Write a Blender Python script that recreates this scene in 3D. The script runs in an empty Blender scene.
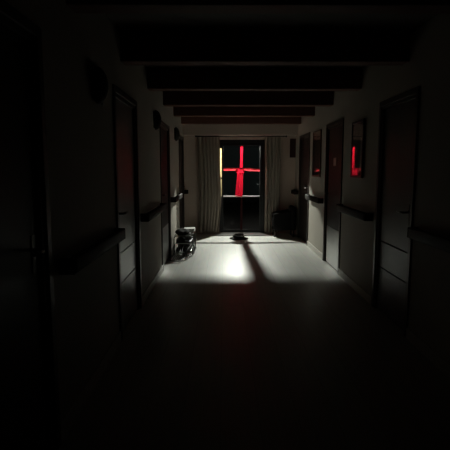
import bpy, bmesh, math, random
from mathutils import Vector, Matrix
random.seed(4)
S = bpy.context.scene
C = S.collection
PI = math.pi
XL, XR = -0.85, 1.53          # side walls
Y0, YE = -1.6, 9.72           # wall behind the camera, end wall (inner face)
ZC = 2.50                     # ceiling

# ------------------------------------------------------------------ materials
def mat(name, col, rough=0.6, metal=0.0, spec=0.5, var=0.0, scale=8.0, bump=0.0, stretch=(1, 1, 1), col2=None, coat=0.0):
    m = bpy.data.materials.new(name); m.use_nodes = True
    nt = m.node_tree; N = nt.nodes; L = nt.links
    b = N['Principled BSDF']
    b.inputs['Base Color'].default_value = (*col, 1)
    b.inputs['Roughness'].default_value = rough
    b.inputs['Metallic'].default_value = metal
    b.inputs['Specular IOR Level'].default_value = spec
    b.inputs['Coat Weight'].default_value = coat
    b.inputs['Coat Roughness'].default_value = 0.12
    if var > 0 or bump > 0:
        tc = N.new('ShaderNodeTexCoord'); mp = N.new('ShaderNodeMapping'); mp.inputs['Scale'].default_value = stretch
        no = N.new('ShaderNodeTexNoise'); no.inputs['Scale'].default_value = scale; no.inputs['Detail'].default_value = 5
        L.new(tc.outputs['Object'], mp.inputs['Vector']); L.new(mp.outputs['Vector'], no.inputs['Vector'])
        if var > 0:
            r = N.new('ShaderNodeMix'); r.data_type = 'RGBA'
            c2 = col2 if col2 else tuple(c * (1 - var) for c in col)
            r.inputs['A'].default_value = (*col, 1); r.inputs['B'].default_value = (*c2, 1)
            L.new(no.outputs['Fac'], r.inputs['Factor']); L.new(r.outputs['Result'], b.inputs['Base Color'])
        if bump > 0:
            bp = N.new('ShaderNodeBump'); bp.inputs['Strength'].default_value = bump; bp.inputs['Distance'].default_value = 0.01
            L.new(no.outputs['Fac'], bp.inputs['Height']); L.new(bp.outputs['Normal'], b.inputs['Normal'])
    return m

def floor_mat():
    m = bpy.data.materials.new('vinyl_planks'); m.use_nodes = True
    nt = m.node_tree; N = nt.nodes; L = nt.links; b = N['Principled BSDF']
    tc = N.new('ShaderNodeTexCoord'); mp = N.new('ShaderNodeMapping')
    mp.inputs['Rotation'].default_value = (0, 0, PI / 2)
    mp.inputs['Location'].default_value = (0, 0.02, 0)
    br = N.new('ShaderNodeTexBrick'); br.inputs['Scale'].default_value = 1.0
    br.inputs['Brick Width'].default_value = 1.8; br.inputs['Row Height'].default_value = 0.22
    br.inputs['Mortar Size'].default_value = 0.0025; br.inputs['Mortar Smooth'].default_value = 0.3
    br.inputs['Color1'].default_value = (0.60, 0.60, 0.555, 1); br.inputs['Color2'].default_value = (0.54, 0.54, 0.50, 1)
    br.inputs['Mortar'].default_value = (0.40, 0.39, 0.36, 1)
    L.new(tc.outputs['Object'], mp.inputs['Vector']); L.new(mp.outputs['Vector'], br.inputs['Vector'])
    mp2 = N.new('ShaderNodeMapping'); mp2.inputs['Scale'].default_value = (14, 1.2, 1)
    no = N.new('ShaderNodeTexNoise'); no.inputs['Scale'].default_value = 2.2; no.inputs['Detail'].default_value = 6
    L.new(tc.outputs['Object'], mp2.inputs['Vector']); L.new(mp2.outputs['Vector'], no.inputs['Vector'])
    mx = N.new('ShaderNodeMix'); mx.data_type = 'RGBA'; mx.blend_type = 'MULTIPLY'; mx.inputs['Factor'].default_value = 0.35
    L.new(br.outputs['Color'], mx.inputs['A']); L.new(no.outputs['Color'], mx.inputs['B'])
    hs = N.new('ShaderNodeHueSaturation'); hs.inputs['Saturation'].default_value = 0.6; hs.inputs['Value'].default_value = 1.1
    L.new(mx.outputs['Result'], hs.inputs['Color']); L.new(hs.outputs['Color'], b.inputs['Base Color'])
    mr = N.new('ShaderNodeMapRange'); mr.inputs['To Min'].default_value = FLOOR_R[0]; mr.inputs['To Max'].default_value = FLOOR_R[1]
    L.new(no.outputs['Fac'], mr.inputs['Value']); L.new(mr.outputs['Result'], b.inputs['Roughness'])
    b.inputs['Specular IOR Level'].default_value = 0.6
    return m
FLOOR_R = (0.38, 0.48)

def pane_mat(name, tint, ior=1.45, rough=0.02):
    m = bpy.data.materials.new(name); m.use_nodes = True
    nt = m.node_tree; N = nt.nodes; L = nt.links; N.remove(N['Principled BSDF'])
    t = N.new('ShaderNodeBsdfTransparent'); t.inputs['Color'].default_value = (*tint, 1)
    g = N.new('ShaderNodeBsdfGlossy'); g.inputs['Roughness'].default_value = rough
    fr = N.new('ShaderNodeFresnel'); ge = N.new('ShaderNodeNewGeometry'); mr = N.new('ShaderNodeMapRange')   # same reflectance from both faces of the pane
    mr.inputs['To Min'].default_value = ior; mr.inputs['To Max'].default_value = 1 / ior
    L.new(ge.outputs['Backfacing'], mr.inputs['Value']); L.new(mr.outputs['Result'], fr.inputs['IOR'])
    mx = N.new('ShaderNodeMixShader')
    L.new(fr.outputs['Fac'], mx.inputs['Fac']); L.new(t.outputs['BSDF'], mx.inputs[1]); L.new(g.outputs['BSDF'], mx.inputs[2])
    L.new(mx.outputs['Shader'], N['Material Output'].inputs['Surface'])
    return m

def cloth_mat(name, refl, trans, wave=0.0, fac=0.5):
    m = bpy.data.materials.new(name); m.use_nodes = True
    nt = m.node_tree; N = nt.nodes; L = nt.links; N.remove(N['Principled BSDF'])
    d = N.new('ShaderNodeBsdfDiffuse'); d.inputs['Color'].default_value = (*refl, 1)
    t = N.new('ShaderNodeBsdfTranslucent'); t.inputs['Color'].default_value = (*trans, 1)
    ad = N.new('ShaderNodeMixShader'); ad.inputs['Fac'].default_value = fac
    L.new(d.outputs['BSDF'], ad.inputs[1]); L.new(t.outputs['BSDF'], ad.inputs[2])
    if wave > 0:
        tc = N.new('ShaderNodeTexCoord'); no = N.new('ShaderNodeTexNoise'); no.inputs['Scale'].default_value = 120
        bp = N.new('ShaderNodeBump'); bp.inputs['Strength'].default_value = wave; bp.inputs['Distance'].default_value = 0.003
        L.new(tc.outputs['Object'], no.inputs['Vector']); L.new(no.outputs['Fac'], bp.inputs['Height'])
        L.new(bp.outputs['Normal'], d.inputs['Normal']); L.new(bp.outputs['Normal'], t.inputs['Normal'])
    L.new(ad.outputs['Shader'], N['Material Output'].inputs['Surface'])
    return m

def glow_mat(name, col, strength):
    m = bpy.data.materials.new(name); m.use_nodes = True
    nt = m.node_tree; N = nt.nodes; L = nt.links; N.remove(N['Principled BSDF'])
    e = N.new('ShaderNodeEmission'); e.inputs['Color'].default_value = (*col, 1); e.inputs['Strength'].default_value = strength
    L.new(e.outputs['Emission'], N['Material Output'].inputs['Surface'])
    return m

LAMP = 24000.0
M = {}
M['wall'] = mat('painted_plaster', (0.46, 0.425, 0.37), 0.75, spec=0.25, var=0.10, scale=3, bump=0.05)
M['endwall'] = mat('warm_painted_plaster', (0.66, 0.53, 0.45), 0.75, spec=0.2, var=0.10, scale=3, bump=0.05)
M['ceil'] = mat('dark_board_ceiling', (0.10, 0.072, 0.055), 0.7, var=0.3, scale=6, stretch=(1, 8, 1))
M['beam'] = mat('stained_beam_wood', (0.19, 0.085, 0.065), 0.65, spec=0.2, var=0.45, scale=7, stretch=(1, 9, 9), bump=0.15)
M['skirt'] = mat('skirting_paint', (0.52, 0.50, 0.45), 0.5)
M['floor'] = floor_mat()
M['door'] = mat('dark_door_laminate', (0.020, 0.014, 0.013), 0.5, spec=0.2, var=0.3, scale=5, stretch=(10, 10, 1))
M['greydoor'] = mat('grey_door_laminate', (0.17, 0.167, 0.157), 0.38, var=0.15, scale=5, stretch=(10, 10, 1))
M['groove'] = mat('door_groove', (0.012, 0.011, 0.010), 0.8)
M['jamb'] = mat('door_casing_wood', (0.035, 0.024, 0.019), 0.5, var=0.3, scale=6, stretch=(8, 8, 1))
M['shadedgreydoor'] = mat('shaded_grey_door_laminate', (0.055, 0.054, 0.051), 0.45, spec=0.35, var=0.15, scale=5, stretch=(10, 10, 1))  # shaded copy of the grey laminate, right-hand shade put into its colour
M['bronze'] = mat('dark_bronze_handle', (0.06, 0.055, 0.05), 0.45, metal=0.7)
M['kick'] = mat('brushed_kick_plate', (0.24, 0.24, 0.23), 0.34, metal=0.6)
M['steel'] = mat('brushed_steel', (0.62, 0.62, 0.60), 0.28, metal=1.0)
M['alu'] = mat('aluminium_bar', (0.75, 0.75, 0.74), 0.35, metal=0.7)
M['blackframe'] = mat('black_door_frame', (0.010, 0.010, 0.011), 0.45)
M['redbar'] = mat('dark_red_glazing_bar', (0.05, 0.005, 0.007), 0.6, spec=0.2)
M['rail'] = mat('handrail_wood', (0.018, 0.012, 0.009), 0.7, spec=0.15, var=0.4, scale=5, stretch=(6, 1, 6))
M['cap'] = mat('pale_end_cap', (0.20, 0.19, 0.17), 0.4)
M['sconce'] = mat('dark_bronze_lamp', (0.03, 0.024, 0.02), 0.6, spec=0.2)
M['opal'] = mat('unlit_opal_glass', (0.5, 0.48, 0.43), 0.15)
M['frame'] = mat('picture_frame_wood', (0.10, 0.055, 0.030), 0.4, var=0.3, scale=12)
M['darkframe'] = mat('black_picture_frame', (0.018, 0.016, 0.015), 0.4)
M['print'] = mat('brown_print', (0.13, 0.075, 0.045), 0.6, var=0.6, scale=7)
M['darkprint'] = mat('dark_print', (0.035, 0.034, 0.034), 0.6, var=0.6, scale=7)
M['picstrip'] = mat('pale_picture_strip', (0.45, 0.45, 0.42), 0.6)  # narrow pale strip laid on the print
M['picglass'] = pane_mat('picture_glazing', (0.93, 0.95, 0.94), 1.28)
M['pane'] = pane_mat('clear_pane', (0.93, 0.96, 0.95))
M['tintpane'] = pane_mat('smoked_pane', (0.40, 0.40, 0.40), 1.2)
M['addedstrip'] = cloth_mat('added_strip_glass', (0.5, 0.48, 0.40), (0.62, 0.59, 0.41), fac=0.9)
M['red'] = cloth_mat('red_cloth', (0.35, 0.008, 0.02), (0.42, 0.007, 0.022), 0.4)
M['redlit'] = cloth_mat('lit_red_cloth', (0.40, 0.03, 0.03), (0.46, 0.034, 0.045), 0.4)  # lit copy of the red cloth, the arms' brightness put into its colour
M['curtain'] = cloth_mat('beige_curtain', (0.52, 0.455, 0.38), (0.23, 0.20, 0.16), 0.3, fac=0.25)
M['chair'] = mat('black_upholstery', (0.010, 0.009, 0.009), 0.85, spec=0.1, bump=0.1, scale=90)
M['chairleg'] = mat('dark_chair_leg', (0.02, 0.015, 0.012), 0.4)
M['black'] = mat('black_rubber', (0.008, 0.008, 0.008), 0.6, spec=0.2)
M['wire'] = mat('dark_rack_wire', (0.05, 0.05, 0.048), 0.4, metal=0.5)
M['shoe'] = mat('black_shoe_leather', (0.013, 0.012, 0.012), 0.22)
M['sole'] = mat('pale_shoe_sole', (0.60, 0.60, 0.56), 0.5)
M['paper'] = mat('white_folded_cloth', (0.75, 0.75, 0.72), 0.7, var=0.1, scale=20)
M['sign'] = mat('dark_red_sign', (0.045, 0.008, 0.009), 0.5)
M['plate'] = mat('pale_door_plate', (0.50, 0.47, 0.43), 0.4)
M['asphalt'] = mat('dark_asphalt', (0.004, 0.004, 0.004), 0.95, spec=0.1, var=0.4, scale=30, bump=0.3)
M['garden'] = mat('dark_garden_wall', (0.010, 0.015, 0.017), 0.9, spec=0.1, var=0.6, scale=1.2)
M['canopy'] = mat('porch_canopy', (0.09, 0.085, 0.08), 0.8)
M['bulb'] = glow_mat('lit_bulb', (1.0, 0.975, 0.88), LAMP)

# ------------------------------------------------------------------ mesh helpers
def box(bm, x0, x1, y0, y1, z0, z1, bev=0.0):
    if x1 < x0: x0, x1 = x1, x0
    vs = [bm.verts.new(p) for p in ((x0,y0,z0),(x1,y0,z0),(x1,y1,z0),(x0,y1,z0),(x0,y0,z1),(x1,y0,z1),(x1,y1,z1),(x0,y1,z1))]
    fs = [bm.faces.new([vs[i] for i in q]) for q in ((0,3,2,1),(4,5,6,7),(0,1,5,4),(1,2,6,5),(2,3,7,6),(3,0,4,7))]
    if bev > 0:
        es = list({e for f in fs for e in f.edges})
        bmesh.ops.bevel(bm, geom=es, offset=bev, segments=3, profile=0.5, affect='EDGES')

def tube(bm, pts, r, seg=8, closed=False):
    pts = [Vector(p) for p in pts]; n = len(pts); rings = []
    up = Vector((0, 0, 1))
    for i, p in enumerate(pts):
        a = pts[(i - 1) % n] if (closed or i > 0) else p
        b = pts[(i + 1) % n] if (closed or i < n - 1) else p
        t = (b - a).normalized()
        u = up if abs(t.dot(up)) < 0.95 else Vector((1, 0, 0))
        s = t.cross(u).normalized(); w = s.cross(t).normalized()
        rr = r[i] if isinstance(r, (list, tuple)) else r
        rings.append([bm.verts.new(p + (s * math.cos(k * 2 * PI / seg) + w * math.sin(k * 2 * PI / seg)) * rr) for k in range(seg)])
    m = n if closed else n - 1
    for i in range(m):
        A, B = rings[i], rings[(i + 1) % n]
        for k in range(seg): bm.faces.new((A[k], A[(k + 1) % seg], B[(k + 1) % seg], B[k]))
    if not closed:
        bm.faces.new(rings[0][::-1]); bm.faces.new(rings[-1])

def lathe(bm, prof, cx=0, cy=0, seg=32):
    rings = []
    for r, z in prof:
        if r < 1e-5: rings.append([bm.verts.new((cx, cy, z))])
        else: rings.append([bm.verts.new((cx + r * math.cos(k * 2 * PI / seg), cy + r * math.sin(k * 2 * PI / seg), z)) for k in range(seg)])
    for A, B in zip(rings, rings[1:]):
        for k in range(seg):
            k2 = (k + 1) % seg
            if len(A) == 1: bm.faces.new((A[0], B[k2], B[k]))
            elif len(B) == 1: bm.faces.new((A[k], A[k2], B[0]))
            else: bm.faces.new((A[k], A[k2], B[k2], B[k]))

def obj(name, bm, m, parent=None, smooth=False, origin=None):
    me = bpy.data.meshes.new(name)
    bmesh.ops.recalc_face_normals(bm, faces=bm.faces[:])
    if origin is not None:
        bmesh.ops.translate(bm, verts=bm.verts[:], vec=-Vector(origin))
    bm.to_mesh(me); bm.free(); me.materials.append(m)
    if smooth:
        for p in me.polygons: p.use_smooth = True
    o = bpy.data.objects.new(name, me); C.objects.link(o)
    if origin is not None: o.location = origin
    if parent: o.parent = parent
    return o

def tag(o, label, cat, group=None):
    o['label'] = label; o['category'] = cat
    if group: o['group'] = group
    return o

def thing(name, label, cat, loc=(0, 0, 0), group=None):
    o = bpy.data.objects.new(name, None); C.objects.link(o); o.location = loc
    return tag(o, label, cat, group)

def struct(name, bm, m, label, cat, smooth=False):
    o = obj(name, bm, m, None, smooth); o['kind'] = 'structure'
    return tag(o, label, cat)

def dup(root, loc, label, group=None):
    r = root.copy(); C.objects.link(r); r.location = loc; r['label'] = label
    if group: r['group'] = group
    for ch in list(root.children):
        c = ch.copy(); C.objects.link(c); c.parent = r
        for g in list(ch.children):
            d = g.copy(); C.objects.link(d); d.parent = c
    return r
BM = bmesh.new

# ------------------------------------------------------------------ room shell
T = 0.16
LD = [(1.25, 2.12), (3.58, 4.42), (6.10, 7.02), (8.62, 9.46)]    # door openings, left wall
RD = [(3.66, 4.46), (5.90, 6.78), (8.16, 9.16)]                 # right wall
DH = 2.0
def side_wall(x0, x1, doors):
    bm = BM(); y = Y0 - T
    for a, b in doors:
        box(bm, x0, x1, y, a, 0, ZC); box(bm, x0, x1, a, b, DH, ZC); y = b
    box(bm, x0, x1, y, YE + 0.32, 0, ZC)
    return bm
bm = BM(); box(bm, XL - 0.3, XR + 0.3, Y0 - T, YE + 0.32, -0.1, 0); struct('floor', bm, M['floor'], 'pale grey plank vinyl floor of the corridor', 'floor')
bm = BM(); box(bm, XL - T, XR + T, Y0 - T, YE + 0.32, ZC, ZC + 0.12); struct('ceiling', bm, M['ceil'], 'dark board ceiling above the beams', 'ceiling')
struct('wall_left', side_wall(XL - T, XL, LD), M['wall'], 'left corridor wall in pale paint', 'wall')
struct('wall_right', side_wall(XR, XR + T, RD), M['wall'], 'right corridor wall in pale paint', 'wall')
bm = BM(); box(bm, XL - T, XR + T, Y0 - T, Y0, 0, ZC); struct('wall_back', bm, M['wall'], 'wall behind the viewpoint closing the corridor', 'wall')
# end wall: opening for the glazed door, and a lintel that projects over the curtain recess
DX0, DX1, DZ = -0.105, 0.885, 2.01
bm = BM()
box(bm, XL, DX0, YE, YE + 0.30, 0, ZC); box(bm, DX1, XR, YE, YE + 0.30, 0, ZC); box(bm, DX0, DX1, YE, YE + 0.30, DZ, ZC)
box(bm, XL, XR, YE - 0.22, YE, 2.09, ZC)
struct('wall_end', bm, M['endwall'], 'end wall around the glazed door with lintel above the curtains', 'wall')
def skirting(x0, x1, doors):
    bm = BM(); y = Y0
    for a, b in doors + [(YE, YE)]:
        box(bm, x0, x1, y, (a - 0.05) if a < YE else YE, 0.0, 0.095, 0.004); y = b + 0.05
    return bm
struct('baseboard_left', skirting(XL, XL + 0.014, LD), M['skirt'], 'pale skirting along the foot of the left wall', 'baseboard')
struct('baseboard_right', skirting(XR - 0.014, XR, RD), M['skirt'], 'pale skirting along the foot of the right wall', 'baseboard')
for i, y in enumerate((9.10, 7.75, 6.45, 5.15, 3.85, 2.55, 1.25, -0.05)):
    bm = BM(); box(bm, XL, XR, y, y + 0.15, 2.28, ZC, 0.008)
    words = ['nearest the glazed end door', 'second from the glazed end door', 'third from the glazed end door', 'fourth from the glazed end door',
             'fifth from the glazed end door', 'sixth from the glazed end door', 'seventh from the glazed end door', 'overhead of the viewpoint, last in the row'][i]
    o = struct('trim_%d' % (i + 1), bm, M['beam'], 'dark wooden ceiling beam ' + words, 'beam'); o['group'] = 'ceiling beams'

# ------------------------------------------------------------------ room doors
def room_door(n, side, y0, y1, label, style, hinge_near):
    """leaf set back in the opening of a side wall; side -1 left, +1 right"""
    X = XL if side < 0 else XR
    def bx(bm, d0, d1, ya, yb, za, zb, bev=0.0):     # d = distance out of the wall face (negative: into the wall)
        box(bm, X - side * d0, X - side * d1, ya, yb, za, zb, bev)
    r = bpy.data.objects.new('door_%d' % n, None); C.objects.link(r); r.location = (X, (y0 + y1) / 2, 0)
    tag(r, label, 'door'); r['kind'] = 'structure'
    off = (X, (y0 + y1) / 2, 0)
    def part(name, bm, m, parent=r, smooth=False):
        bmesh.ops.translate(bm, verts=bm.verts[:], vec=-Vector(off)); return obj(name, bm, m, parent, smooth)
    lm = (M['greydoor'] if side < 0 else M['shadedgreydoor']) if style == 'groove' else M['door']
    bm = BM()
    if style == 'groove':
        zs = [0.006, 0.44, 0.70, 1.985]
        for a, b in zip(zs, zs[1:]): bx(bm, -0.06, -0.018, y0 + 0.035, y1 - 0.035, a + 0.006, b - 0.006, 0.002)
        leaf = part('leaf', bm, lm)
        bm = BM()
        for z in zs[1:3]: bx(bm, -0.06, -0.030, y0 + 0.035, y1 - 0.035, z - 0.006, z + 0.006)
        part('groove', bm, M['groove'], leaf)
    else:
        bx(bm, -0.06, -0.018, y0 + 0.035, y1 - 0.035, 0.006, 1.97, 0.002)
        leaf = part('leaf', bm, lm)
        if style == 'kick':
            bm = BM(); bx(bm, -0.018, -0.014, y0 + 0.06, y1 - 0.06, 0.02, 0.56, 0.001)
            k = part('kick_plate', bm, M['kick'], r)
    bm = BM()
    for a, b in ((y0, y0 + 0.035), (y1 - 0.035, y1)): bx(bm, -0.12, 0.0, a, b, 0, DH)
    bx(bm, -0.12, 0.0, y0 + 0.035, y1 - 0.035, 1.97, DH)
    for a, b in ((y0 - 0.045, y0 + 0.004), (y1 - 0.004, y1 + 0.045)): bx(bm, 0.0, 0.014, a, b, 0, DH + 0.045, 0.003)
    bx(bm, 0.0, 0.014, y0 + 0.004, y1 - 0.004, DH - 0.004, DH + 0.045, 0.003)
    part('casing', bm, M['jamb'])
    yh = (y1 - 0.10) if hinge_near else (y0 + 0.10); sg = -1 if hinge_near else 1
    bm = BM(); tube(bm, [(X + side * 0.018, yh, 1.04), (X - side * 0.026, yh, 1.04), (X - side * 0.034, yh + sg * 0.012, 1.04), (X - side * 0.034, yh + sg * 0.115, 1.04)], 0.009, 10)
    hd = part('lever_handle', bm, M['bronze'], r, True)
    bm = BM(); bx(bm, -0.018, -0.013, yh - 0.02, yh + 0.02, 0.93, 1.11, 0.002)
    part('handle_plate', bm, M['bronze'], hd)
    return r, part, bx
room_door(1, -1, *LD[0], 'dark door with dark lever handle, nearest the viewpoint on the left wall', 'plain', True)
room_door(2, -1, *LD[1], 'grey door with two horizontal grooves low down on the left wall', 'groove', False)
room_door(3, -1, *LD[2], 'dark door with kick plate on the left wall before the wire rack', 'kick', False)
room_door(4, -1, *LD[3], 'dark door on the left wall beside the end curtain, behind the wire rack', 'plain', True)
room_door(5, 1, *RD[0], 'grey door with two horizontal grooves low down on the right wall', 'groove', False)
r6, part6, bx6 = room_door(6, 1, *RD[1], 'dark door with small pale plate and kick plate between the two pictures', 'kick', True)
bm = BM(); bx6(bm, -0.018, -0.013, 6.28, 6.42, 1.44, 1.55, 0.002)
part6('name_plate', bm, M['plate'], r6)
room_door(7, 1, *RD[2], 'dark door on the right wall beside the black armchair', 'plain', False)

# ------------------------------------------------------------------ glazed end door (door_8)
g = bpy.data.objects.new('door_8', None); C.objects.link(g); g.location = (0.39, YE, 0); g['kind'] = 'structure'
tag(g, 'black glazed door at the end of the corridor with aluminium bar', 'door')
GO = (0.39, YE, 0)
def gp(name, bm, m, parent=g, smooth=False):
    bmesh.ops.translate(bm, verts=bm.verts[:], vec=-Vector(GO)); return obj(name, bm, m, parent, smooth)
YD = 9.79                                                     # plane of the door leaf
PX0, PX1, PZ0, PZ1, BAR = -0.012, 0.772, 0.075, 1.885, 0.80
SX0, SX1 = -0.080, -0.046                                     # added frosted strip, catches the lamp as a bright line beside the leaf
bm = BM()
box(bm, DX0, SX0, YD - 0.03, YD + 0.06, 0, DZ); box(bm, 0.845, DX1, YD - 0.03, YD + 0.06, 0, DZ)
box(bm, SX0, 0.845, YD - 0.03, YD + 0.06, 1.962, DZ)
gp('frame', bm, M['blackframe'])
bm = BM()
box(bm, SX1, PX0, YD - 0.02, YD + 0.03, 0.012, 1.96, 0.003); box(bm, PX1, 0.843, YD - 0.02, YD + 0.03, 0.012, 1.96, 0.003)
box(bm, PX0, PX1, YD - 0.02, YD + 0.03, PZ1, 1.96, 0.003); box(bm, PX0, PX1, YD - 0.02, YD + 0.03, 0.012, PZ0, 0.003)
leaf = gp('leaf', bm, M['blackframe'])
bm = BM(); box(bm, PX0, PX1, YD - 0.028, YD + 0.028, BAR - 0.012, BAR + 0.012, 0.004); gp('glazing_bar', bm, M['alu'], leaf)
bm = BM(); box(bm, 0.358, 0.402, YD - 0.018, YD + 0.018, PZ0, BAR - 0.012, 0.004); gp('lower_muntin', bm, M['redbar'], leaf)
bm = BM(); box(bm, PX0 + 0.001, PX1 - 0.001, YD, YD + 0.004, BAR + 0.012, PZ1); gp('upper_pane', bm, M['pane'], leaf)
bm = BM(); box(bm, PX0 + 0.001, 0.358, YD, YD + 0.004, PZ0, BAR - 0.012); box(bm, 0.402, PX1 - 0.001, YD, YD + 0.004, PZ0, BAR - 0.012); gp('lower_pane', bm, M['tintpane'], leaf)
bm = BM(); box(bm, 0.775, 0.778 + 0.03, YD - 0.05, YD - 0.02, 0.98, 1.14, 0.004); tube(bm, [(0.795, YD - 0.03, 1.06), (0.795, YD - 0.075, 1.06), (0.785, YD - 0.08, 1.06), (0.70, YD - 0.08, 1.06)], 0.008, 10)
gp('lever_handle', bm, M['blackframe'], leaf)
bm = BM(); box(bm, DX0 + 0.001, SX1, YD - 0.028, YD + 0.03, 0.0, 0.80); box(bm, SX0, SX1, YD - 0.02, YD + 0.03, 1.835, 1.962)
for z in (1.19,):
    box(bm, SX0, SX1, YD - 0.02, YD + 0.02, z - 0.022, z + 0.022)
gp('side_panel', bm, M['blackframe'])
bm = BM(); box(bm, SX0, SX1, YD + 0.001, YD + 0.006, 0.80, 1.835); gp('added_light_strip', bm, M['addedstrip'])
bm = BM(); box(bm, DX0, DX1, YE - 0.03, YE + 0.30, 0.0, 0.011, 0.003); gp('threshold', bm, M['alu'])

# ------------------------------------------------------------------ red cloth cross tied over the upper pane
cr = thing('cloth_cross', 'bright red cloth cross with knotted hanging tails on the glazed end door', 'cross', (0.38, YD - 0.03, 1.375))
CO = Vector((0.38, YD - 0.03, 1.375))
def shell(path, width, depth, wob, nseg=40, ncr=9, seed=1):
    """open half-round strip of cloth bulging towards the corridor, along path [(x,z)...]"""
    bm = BM(); rnd = random.Random(seed); grid = []
    ph = [rnd.uniform(0, 6.28) for _ in range(4)]
    (xa, za), (xb, zb) = path
    d = Vector((xb - xa, 0, zb - za)); Ln = d.length; d.normalize(); s = Vector((-d.z, 0, d.x))
    for i in range(nseg + 1):
        t = i / nseg; w = width * (1 + wob * math.sin(9 * t + ph[0]) + 0.5 * wob * math.sin(23 * t + ph[1]))
        row = []
        for k in range(ncr):
            a = -1 + 2 * k / (ncr - 1)
            y = -depth * math.cos(a * PI / 2) * (1 + 0.25 * math.sin(14 * t + ph[2] + 3 * a)) - 0.003 * math.sin(30 * t + 8 * a + ph[3])
            p = Vector((xa, 0, za)) + d * (Ln * t) + s * (a * w / 2) + Vector((0, y, 0))
            row.append(bm.verts.new(p))
        grid.append(row)
    for A, B in zip(grid, grid[1:]):
        for k in range(ncr - 1): bm.faces.new((A[k], A[k + 1], B[k + 1], B[k]))
    return bm
obj('vertical_band', shell([(0, 0.505), (-0.010, 0.035)], 0.054, 0.022, 0.06, seed=2), M['red'], cr, True)
b_ = shell([(-0.388, 0.004), (-0.085, 0.010)], 0.050, 0.024, 0.07, seed=3); obj('arm_band', b_, M['redlit'], cr, True)
b_ = shell([(0.03, 0.010), (0.388, -0.012)], 0.054, 0.024, 0.07, seed=5); obj('arm_band', b_, M['redlit'], cr, True)
# knot: an uneven gathered hood of cloth, open at the back
bm = BM(); grid = []
for i in range(19):
    a = -1 + 2 * i / 18; row = []
    for k in range(25):
        b = -1 + 2 * k / 24
        q = max(0.0, 1 - a * a * 0.8) ** 0.5
        x = -0.030 + 0.085 * b * (0.75 + 0.25 * q) * (1 + 0.08 * math.sin(6 * a + 3 * b)); z = -0.020 - 0.062 * a * (1 - 0.25 * b * b)
        y = -0.014 - 0.040 * q * max(0.0, 1 - b * b) ** 0.5 - 0.006 * math.sin(13 * b + 4 * a)
        row.append(bm.verts.new((x, y, z)))
    grid.append(row)
for A, B in zip(grid, grid[1:]):
    for k in range(24): bm.faces.new((A[k], A[k + 1], B[k + 1], B[k]))
obj('knot', bm, M['red'], cr, True)
def tail(x0t, x1t, x0b, x1b, zt, zb, folds, seed, yo):
    bm = BM(); rnd = random.Random(seed); grid = []; n = 46; ph = rnd.uniform(0, 6)
    for i in range(31):
        t = i / 30; pinch = 1 - 0.12 * math.sin(PI * min(1, t * 2.2)) * (t < 0.45)
        row = []
        for k in range(n + 1):
            a = k / n
            xa = x0t + (x0b - x0t) * t; xb = x1t + (x1b - x1t) * t; c = (xa + xb) / 2
            x = c + (xa + (xb - xa) * a - c) * pinch
            y = yo - 0.012 * math.sin(folds * 2 * PI * a + ph + 0.8 * t) * (0.5 + 0.5 * t) - 0.008
            z = zt + (zb - zt) * t - 0.012 * t * math.sin(folds * 2 * PI * a + ph)
            row.append(bm.verts.new((x, y, z)))
        grid.append(row)
    for A, B in zip(grid, grid[1:]):
        for k in range(n): bm.faces.new((A[k], A[k + 1], B[k + 1], B[k]))
    return bm
obj('tail', tail(-0.096, -0.046, -0.140, -0.060, -0.07, -0.570, 2.5, 4, -0.012), M['red'], cr, True)
obj('tail', tail(-0.054, 0.032, -0.066, 0.020, -0.07, -0.574, 2.3, 9, -0.036), M['red'], cr, True)

# ------------------------------------------------------------------ curtains and rail
def curtain(edge_fn, far_fn, folds, seed, y0):
    bm = BM(); rnd = random.Random(seed); n = 150; grid = []
    ph = [rnd.uniform(0, 6.28) for _ in range(3)]
    for i in range(33):
        t = i / 32; z = 2.055 - t * (2.055 - 0.035); row = []
        xa, xb = far_fn(z), edge_fn(z)
        for k in range(n + 1):
            a = k / n
            amp = 0.030 + 0.010 * math.sin(5 * a + ph[0])
            y = y0 + amp * math.sin(folds * 2 * PI * a + 0.5 * math.sin(3 * t + ph[1]) + 0.7 * math.sin(6 * a + ph[2]))
            x = xa + (xb - xa) * a + 0.010 * math.cos(folds * 4 * PI * a + ph[0])
            row.append(bm.verts.new((x, y, z)))
        grid.append(row)
    for A, B in zip(grid, grid[1:]):
        for k in range(n): bm.faces.new((A[k], A[k + 1], B[k + 1], B[k]))
    return bm
def lerp(tbl, z):
    for (za, xa), (zb, xb) in zip(tbl, tbl[1:]):
        if zb <= z <= za: return xa + (xb - xa) * (za - z) / (za - zb)
    return tbl[-1][1]
ED = [(2.2, -0.085), (1.85, -0.083), (1.55, -0.078), (1.2, -0.068), (0.95, -0.052), (0.6, -0.06), (0.3, -0.085), (0.0, -0.12)]
obj_ = obj('curtain', curtain(lambda z: lerp(ED, z) - 0.008, lambda z: -0.55 + 0.02 * math.sin(2 * z), 6.5, 3, YE - 0.085), M['curtain'], None, True, origin=(-0.3, YE - 0.085, 0.035))
tag(obj_, 'beige floor-length curtain drawn to the left of the glazed end door', 'curtain', 'curtains at the end door')
obj_ = obj('curtain', curtain(lambda z: 1.20 - 0.02 * (2 - z) / 2, lambda z: 0.872 + 0.012 * math.sin(2 * z), 5.0, 8, YE - 0.085), M['curtain'], None, True, origin=(1.07, YE - 0.085, 0.035))
tag(obj_, 'beige floor-length curtain drawn to the right of the glazed end door', 'curtain', 'curtains at the end door')
cu = thing('curtain_rail', 'dark curtain rail under the lintel above the glazed end door', 'curtain rail', (0.36, YE - 0.085, 2.07))
bm = BM(); tube(bm, [(-0.95, 0, 0), (0.95, 0, 0)], 0.010, 12); obj('rod', bm, M['blackframe'], cu, True)
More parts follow.
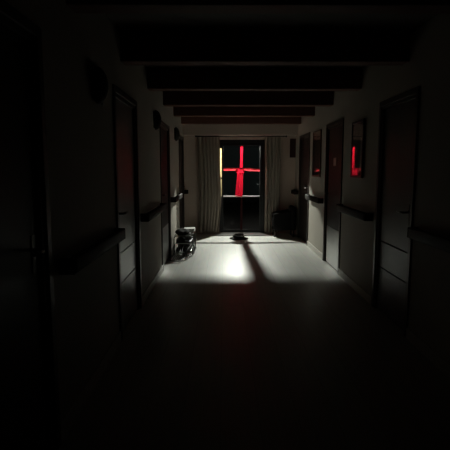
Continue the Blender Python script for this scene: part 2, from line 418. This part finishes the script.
for x in (-0.95, 0.95):
    bm = BM(); bmesh.ops.create_uvsphere(bm, u_segments=14, v_segments=8, radius=0.02); bmesh.ops.translate(bm, verts=bm.verts[:], vec=(x, 0, 0)); obj('finial', bm, M['blackframe'], cu, True)
for x in (-0.90, 0.90):
    bm = BM(); box(bm, x - 0.008, x + 0.008, 0, 0.085, -0.008, 0.008); obj('bracket', bm, M['blackframe'], cu)

# ------------------------------------------------------------------ handrails
def handrail(side, y0, y1, label):
    X = XL if side < 0 else XR; L_ = (y1 - y0) / 2; s = -side      # s: direction out of the wall
    t = thing('handrail', label, 'handrail', (X, (y0 + y1) / 2, 0.90), 'wooden handrails along the corridor walls')
    bm = BM(); box(bm, s * 0.045, s * 0.090, -L_ + 0.02, L_ - 0.02, -0.036, 0.052, 0.016); obj('rail', bm, M['rail'], t, True)
    for e in (-1, 1):
        bm = BM(); box(bm, s * 0.0, s * 0.088, e * (L_ - 0.021), e * L_, -0.034, 0.050, 0.008); obj('end_cap', bm, M['rail'] , t)
    n = max(2, int(L_ / 0.45) + 1) if L_ > 0.3 else 1
    for k in range(n):
        y = 0 if n == 1 else -L_ + 0.15 + k * (2 * L_ - 0.3) / (n - 1)
        bm = BM(); box(bm, 0, s * 0.012, y - 0.03, y + 0.03, -0.034, 0.04, 0.003); box(bm, s * 0.010, s * 0.048, y - 0.015, y + 0.015, -0.015, 0.015, 0.002); obj('bracket', bm, M['steel'], t)
    return t
handrail(-1, -0.6, 1.12, 'dark handrail on the left wall before the nearest left door')
handrail(-1, 2.26, 3.46, 'dark handrail on the left wall just before the grooved grey door')
handrail(-1, 4.56, 5.98, 'dark handrail on the left wall after the grooved grey door')
handrail(-1, 7.16, 8.50, 'dark handrail on the left wall above the wire rack')
handrail(-1, 9.52, 9.70, 'short stub of handrail beside the left end curtain')
handrail(1, -0.6, 3.52, 'dark handrail on the right wall before the grooved grey door')
handrail(1, 4.60, 5.78, 'dark handrail on the right wall below the dark-framed picture')
hr = handrail(1, 6.92, 8.03, 'dark handrail with pale far end below the brown-framed picture')
far_cap = [c for c in hr.children if c.name.startswith('end_cap')][1]
far_cap.data.materials[0] = M['cap']; far_cap['label'] = 'pale end cap'
handrail(1, 9.30, 9.70, 'short stub of handrail in the corner above the black armchair')

# ------------------------------------------------------------------ wall lamps (unlit)
def sconce(y):
    t = thing('wall_lamp', '', 'wall lamp', (XL, y, 1.99), 'unlit wall lamps on the left wall')
    bm = BM(); box(bm, 0, 0.016, -0.06, 0.06, -0.10, 0.10, 0.006); obj('back_plate', bm, M['sconce'], t)
    bm = BM(); bmesh.ops.create_uvsphere(bm, u_segments=28, v_segments=18, radius=1)
    for v in bm.verts: v.co = Vector((max(0.0, v.co.x) * 0.075 + 0.014, v.co.y * 0.085, v.co.z * 0.120))
    obj('lamp_shade', bm, M['sconce'], t, True)
    bm = BM(); bmesh.ops.create_uvsphere(bm, u_segments=12, v_segments=8, radius=0.012); bmesh.ops.translate(bm, verts=bm.verts[:], vec=(0.05, 0, -0.122)); obj('knob', bm, M['steel'], t, True)
    return t
s0 = sconce(5.60); s0['label'] = 'unlit dark wall lamp on the left wall, middle one of the three'
dup(s0, (XL, 7.90, 1.99), 'unlit dark wall lamp on the left wall nearest the glazed end door')
dup(s0, (XL, 3.05, 1.95), 'unlit dark wall lamp on the left wall nearest the viewpoint')

# ------------------------------------------------------------------ pictures on the right wall
def picture(name, label, y, z, w, h, ang, fm, pm, strip):
    t = thing(name, label, 'picture', (XR - 0.003, y, z), 'framed pictures on the right wall')
    t.rotation_euler = (0, 0, ang)
    b = 0.028; f = BM(); D0, D1 = -0.022, 0.0
    box(f, D0, D1, -w/2, -w/2 + b, -h/2, h/2, 0.003); box(f, D0, D1, w/2 - b, w/2, -h/2, h/2, 0.003)
    box(f, D0, D1, -w/2 + b, w/2 - b, h/2 - b, h/2, 0.003); box(f, D0, D1, -w/2 + b, w/2 - b, -h/2, -h/2 + b, 0.003)
    obj('frame', f, fm, t)
    bm = BM(); box(bm, -0.010, -0.004, -w/2 + b, w/2 - b, -h/2 + b, h/2 - b); p = obj('print', bm, pm, t)
    if strip:
        bm = BM(); box(bm, -0.0115, -0.0100, -w/2 + b + 0.03, -w/2 + b + 0.085, -h/2 + 0.08, h/2 - 0.20); obj('pale_strip', bm, M['picstrip'], p)
    bm = BM(); box(bm, -0.017, -0.014, -w/2 + b, w/2 - b, -h/2 + b, h/2 - b); obj('glazing', bm, M['picglass'], t)
    return t
p1 = picture('picture', 'tall brown-framed picture between the two far right doors', 7.40, 1.64, 0.50, 0.74, 0.0, M['frame'], M['print'], False)
p2 = picture('picture', 'dark-framed picture reflecting the red cross, nearer on the right wall', 5.18, 1.62, 0.46, 0.64, 0.0, M['darkframe'], M['darkprint'], True)
def swing(p, a, w):      # hung slightly out of parallel with the wall: keeps its back edge clear of the plaster
    p.rotation_euler = (0, 0, a); p.location.x = XR - 0.003 - abs(math.sin(a)) * w / 2
swing(p1, 0.050, 0.50); swing(p2, -0.013, 0.46)

bm = BM(); box(bm, 1.40, 1.525, YE - 0.014, YE - 0.001, 1.63, 2.03, 0.003)
o = obj('wall_sign', bm, M['sign'], None, origin=(1.46, YE - 0.001, 1.63)); tag(o, 'plain dark red sign board on the end wall in the right corner', 'sign')

# ------------------------------------------------------------------ black armchair in the right corner
ac = thing('armchair', 'low black upholstered armchair in the right corner by the end curtain', 'armchair', (1.235, 9.34, 0))
bm = BM(); box(bm, -0.23, 0.13, -0.14, 0.14, 0.20, 0.40, 0.03); obj('seat', bm, M['chair'], ac, True)
bm = BM(); box(bm, 0.13, 0.235, -0.20, 0.20, 0.14, 0.63, 0.035); obj('backrest', bm, M['chair'], ac, True)
for s in (-1, 1):
    bm = BM(); box(bm, -0.225, 0.14, s * 0.14, s * 0.205, 0.14, 0.49, 0.025)
    for v in bm.verts:
        if v.co.z > 0.3: v.co.z += 0.07 * (v.co.x + 0.225) / 0.36 - 0.01
    obj('armrest', bm, M['chair'], ac, True)
for sx in (-0.19, 0.19):
    for sy in (-0.165, 0.165):
        bm = BM(); tube(bm, [(sx, sy, 0), (sx, sy, 0.16)], [0.014, 0.02], 10); obj('leg', bm, M['chairleg'], ac, True)

# ------------------------------------------------------------------ black round weight on the floor before the door
w = thing('floor_weight', 'round black weighted base with domed knob on the floor before the door', 'floor weight', (0.300, 8.96, 0))
bm = BM(); lathe(bm, [(0, 0), (0.175, 0), (0.187, 0.008), (0.185, 0.016), (0.15, 0.026), (0.10, 0.036), (0, 0.038)], seg=48); obj('disc', bm, M['black'], w, True)
bm = BM(); lathe(bm, [(0, 0.036), (0.105, 0.036), (0.115, 0.05), (0.105, 0.078), (0.075, 0.098), (0.03, 0.108), (0, 0.11)], seg=40); k = obj('knob', bm, M['black'], w, True)
bm = BM(); lathe(bm, [(0.110, 0.062), (0.116, 0.066), (0.114, 0.074), (0.106, 0.076)], seg=40); obj('ring', bm, M['steel'], k, True)

# ------------------------------------------------------------------ wire shoe rack with shoes
rk = thing('shoe_rack', 'wire shoe rack with curved base tube against the left wall', 'rack', (-0.655, 7.35, 0))
def rounded(x0, x1, y0, y1, z, r, n=6):
    P = []
    for cx, cy, a0 in ((x1 - r, y1 - r, 0), (x0 + r, y1 - r, PI/2), (x0 + r, y0 + r, PI), (x1 - r, y0 + r, 1.5 * PI)):
        for k in range(n + 1):
            a = a0 + k * PI / 2 / n; P.append((cx + r * math.cos(a), cy + r * math.sin(a), z))
    return P
def soft(P, r, z, n=5):        # closed outline with rounded corners
    out = []; P = [Vector((x, y, z)) for x, y in P]
    for k, p in enumerate(P):
        a = P[k - 1]; b = P[(k + 1) % len(P)]
        u = (a - p); v = (b - p); ra = min(r, u.length * 0.45); rb = min(r, v.length * 0.45)
        pa = p + u.normalized() * ra; pb = p + v.normalized() * rb
        for m in range(n + 1):
            t = m / n; out.append(pa * (1 - t) ** 2 + p * 2 * t * (1 - t) + pb * t * t)
    return out
OUT = [(-0.178, -0.62), (-0.015, -0.63), (0.155, -0.06), (0.165, 0.60), (-0.178, 0.60)]
bm = BM(); tube(bm, soft(OUT, 0.10, 0.010), 0.008, 8, True); obj('base_tube', bm, M['wire'], rk, True)
for y in (-0.18, 0.50):
    bm = BM()
    pts = [(-0.15, y, 0.012), (-0.15, y, 0.278)] + [(-0.10 - 0.05 * math.cos(a), y, 0.278 + 0.05 * math.sin(a)) for a in (0.4, 0.8, 1.2)] + [(0.08, y, 0.33)] + [(0.10 + 0.05 * math.sin(a), y, 0.278 + 0.05 * math.cos(a)) for a in (0.4, 0.8, 1.2)] + [(0.15, y, 0.26), (0.15, y, 0.012)]
    tube(bm, pts, 0.008, 8); obj('end_frame', bm, M['wire'], rk, True)
for z in (0.036, 0.182, 0.33):
    bm = BM()
    for x in (-0.14, -0.09, -0.03, 0.03, 0.09, 0.14): tube(bm, [(x, -0.20, z), (x, 0.50, z)], 0.0035, 6)
    for k in range(9): tube(bm, [(-0.145, -0.18 + k * 0.08, z - 0.003), (0.145, -0.18 + k * 0.08, z - 0.003)], 0.003, 6)
    obj('shelf', bm, M['wire'], rk, True)
bm = BM()
for k in range(7):
    y = -0.14 + k * 0.10; tube(bm, [(0.152, y, 0.013), (0.162, y + 0.03, 0.09), (0.154, y + 0.06, 0.19), (0.150, y + 0.07, 0.325)], 0.003, 6)
for k in range(5):              # slanting struts from the base loop up to the body
    t = k / 5; x = -0.17 + 0.155 * t; tube(bm, [(x, -0.622, 0.012), (x + 0.03, -0.42, 0.05), (-0.14 + 0.18 * t, -0.18, 0.18)], 0.0035, 6)
for k in range(1, 5):
    t = k / 5; tube(bm, [(-0.015 + 0.17 * t, -0.63 + 0.57 * t, 0.012), (0.03 + 0.11 * t, -0.36 + 0.30 * t, 0.09), (0.11 + 0.04 * t, -0.185, 0.182)], 0.0035, 6)
tube(bm, [(-0.165, -0.45, 0.055), (-0.02, -0.46, 0.055), (0.09, -0.18, 0.10)], 0.0035, 6)
obj('lattice', bm, M['wire'], rk, True)

def make_shoe():
    t = thing('shoe', '', 'shoe', (0, 0, 0), 'dark shoes on the wire rack')      # toe towards +x
    bm = BM(); rows = []
    st = [(-0.125, 0.028, 0.070), (-0.11, 0.034, 0.082), (-0.06, 0.034, 0.085), (-0.02, 0.034, 0.074), (0.03, 0.038, 0.056), (0.08, 0.040, 0.044), (0.115, 0.030, 0.036), (0.132, 0.012, 0.026)]
    for x, hw, h in st:
        rows.append([bm.verts.new((x, hw * math.cos(a), 0.014 + (h - 0.014) * math.sin(a) ** 0.8)) for a in [PI * k / 10 for k in range(11)]])
    for A, B in zip(rows, rows[1:]):
        for k in range(10): bm.faces.new((A[k], B[k], B[k + 1], A[k + 1]))
    bm.faces.new(rows[0]); bm.faces.new(rows[-1][::-1])
    obj('upper', bm, M['shoe'], t, True)
    bm = BM(); up = []; lo = []
    out = [(x, hw + 0.003) for x, hw, h in st] + [(0.138, 0.0)] + [(x, -hw - 0.003) for x, hw, h in reversed(st)]
    lo = [bm.verts.new((x, y, 0.0)) for x, y in out]; up = [bm.verts.new((x, y, 0.016)) for x, y in out]
    n = len(out)
    for k in range(n): bm.faces.new((lo[k], lo[(k + 1) % n], up[(k + 1) % n], up[k]))
    bm.faces.new(lo[::-1]); bm.faces.new(up)
    obj('sole', bm, M['sole'], t)
    return t
sh = make_shoe(); first = True
ordn = ['nearest the viewpoint', 'second from the near end', 'third from the near end', 'fourth from the near end', 'farthest along']
for tier, z, n in (('middle', 0.1860, 5), ('bottom', 0.0400, 5)):
    for k in range(n):
        loc = (-0.655, 7.35 - 0.085 + k * 0.128, z); lab = 'black shoe with pale sole on the %s wire shelf, %s' % (tier, ordn[k])
        if first: sh.location = loc; sh['label'] = lab; first = False
        else: dup(sh, loc, lab)
# folded white cloth on the top shelf, far end, and a dark bag beside it
bm = BM(); box(bm, -0.10, 0.10, -0.11, 0.11, 0.0, 0.022, 0.009); box(bm, -0.095, 0.098, -0.105, 0.108, 0.0222, 0.046, 0.009)
for v in bm.verts: v.co.z += 0.004 * (1 + math.sin(18 * v.co.x + 9 * v.co.y)) if v.co.z > 0.03 else 0
o = obj('folded_towel', bm, M['paper'], None, True); o.location = (-0.60, 7.70, 0.3345); tag(o, 'white folded towel on the far end of the wire rack top', 'towel')
bm = BM(); bmesh.ops.create_uvsphere(bm, u_segments=32, v_segments=18, radius=1)
for v in bm.verts:
    p = v.co.copy(); k = 1 + 0.06 * math.sin(6 * p.x + 5 * p.y) + 0.05 * math.sin(9 * p.y - 4 * p.z)
    v.co = Vector((p.x * 0.115 * k, p.y * 0.19 * k, 0.031 + max(p.z, -0.55) * 0.055 * (k if p.z > -0.5 else 1)))
o = obj('cloth_bag', bm, M['chair'], None, True); o.location = (-0.685, 7.36, 0.3345); tag(o, 'limp black cloth bag lying on the near end of the rack top', 'bag')

# ------------------------------------------------------------------ outside: porch with its lamp, yard
bm = BM(); box(bm, -9, 10, YE + 0.32, 24, -0.12, -0.02); o = obj('ground', bm, M['asphalt']); o['kind'] = 'structure'; tag(o, 'dark yard ground beyond the glazed door', 'ground')
bm = BM(); box(bm, -9, 10, 19.0, 19.25, -0.02, 3.4); o = obj('wall_yard', bm, M['garden']); o['kind'] = 'structure'; tag(o, 'dark yard wall seen through the upper door pane', 'wall')
bm = BM(); box(bm, -0.9, 1.7, YE + 0.30, 11.6, 2.62, 2.74); o = obj('canopy', bm, M['canopy']); o['kind'] = 'structure'; tag(o, 'porch canopy outside over the glazed door', 'canopy')
LX, LY, LZ = 0.360, 10.56, 2.226
pl = thing('porch_lamp', 'lit hanging porch lamp outside above the glazed door', 'lamp', (LX, LY, LZ))
bm = BM(); bmesh.ops.create_uvsphere(bm, u_segments=32, v_segments=16, radius=0.025); obj('bulb', bm, M['bulb'], pl, True)
bm = BM(); lathe(bm, [(0.12, 0.045), (0.115, 0.075), (0.07, 0.115), (0.02, 0.135), (0.0, 0.137)], seg=32); obj('lamp_shade', bm, M['sconce'], pl, True)  # unseen shade, added to keep the bulb's light from going upward
bm = BM(); tube(bm, [(0, 0, 0.132), (0, 0, 0.40)], 0.008, 10); obj('stem', bm, M['sconce'], pl, True)

# ------------------------------------------------------------------ night sky, camera, view
W = bpy.data.worlds.new('night'); S.world = W; W.use_nodes = True
bg = W.node_tree.nodes['Background']; bg.inputs['Color'].default_value = (0.03, 0.05, 0.09, 1); bg.inputs['Strength'].default_value = 0.02
cam = bpy.data.cameras.new('camera'); co = bpy.data.objects.new('camera', cam); C.objects.link(co); S.camera = co
co.location = (0, 0, 1.41); co.rotation_euler = (PI / 2 - math.radians(7.2), 0, math.radians(-0.127))
cam.sensor_width = 36; cam.lens = 36 * 451 / 450; cam.clip_start = 0.05
S.view_settings.view_transform = 'Standard'; S.view_settings.look = 'None'
S.view_settings.exposure = 0.0; S.view_settings.gamma = 1.0; S.view_settings.use_curve_mapping = False
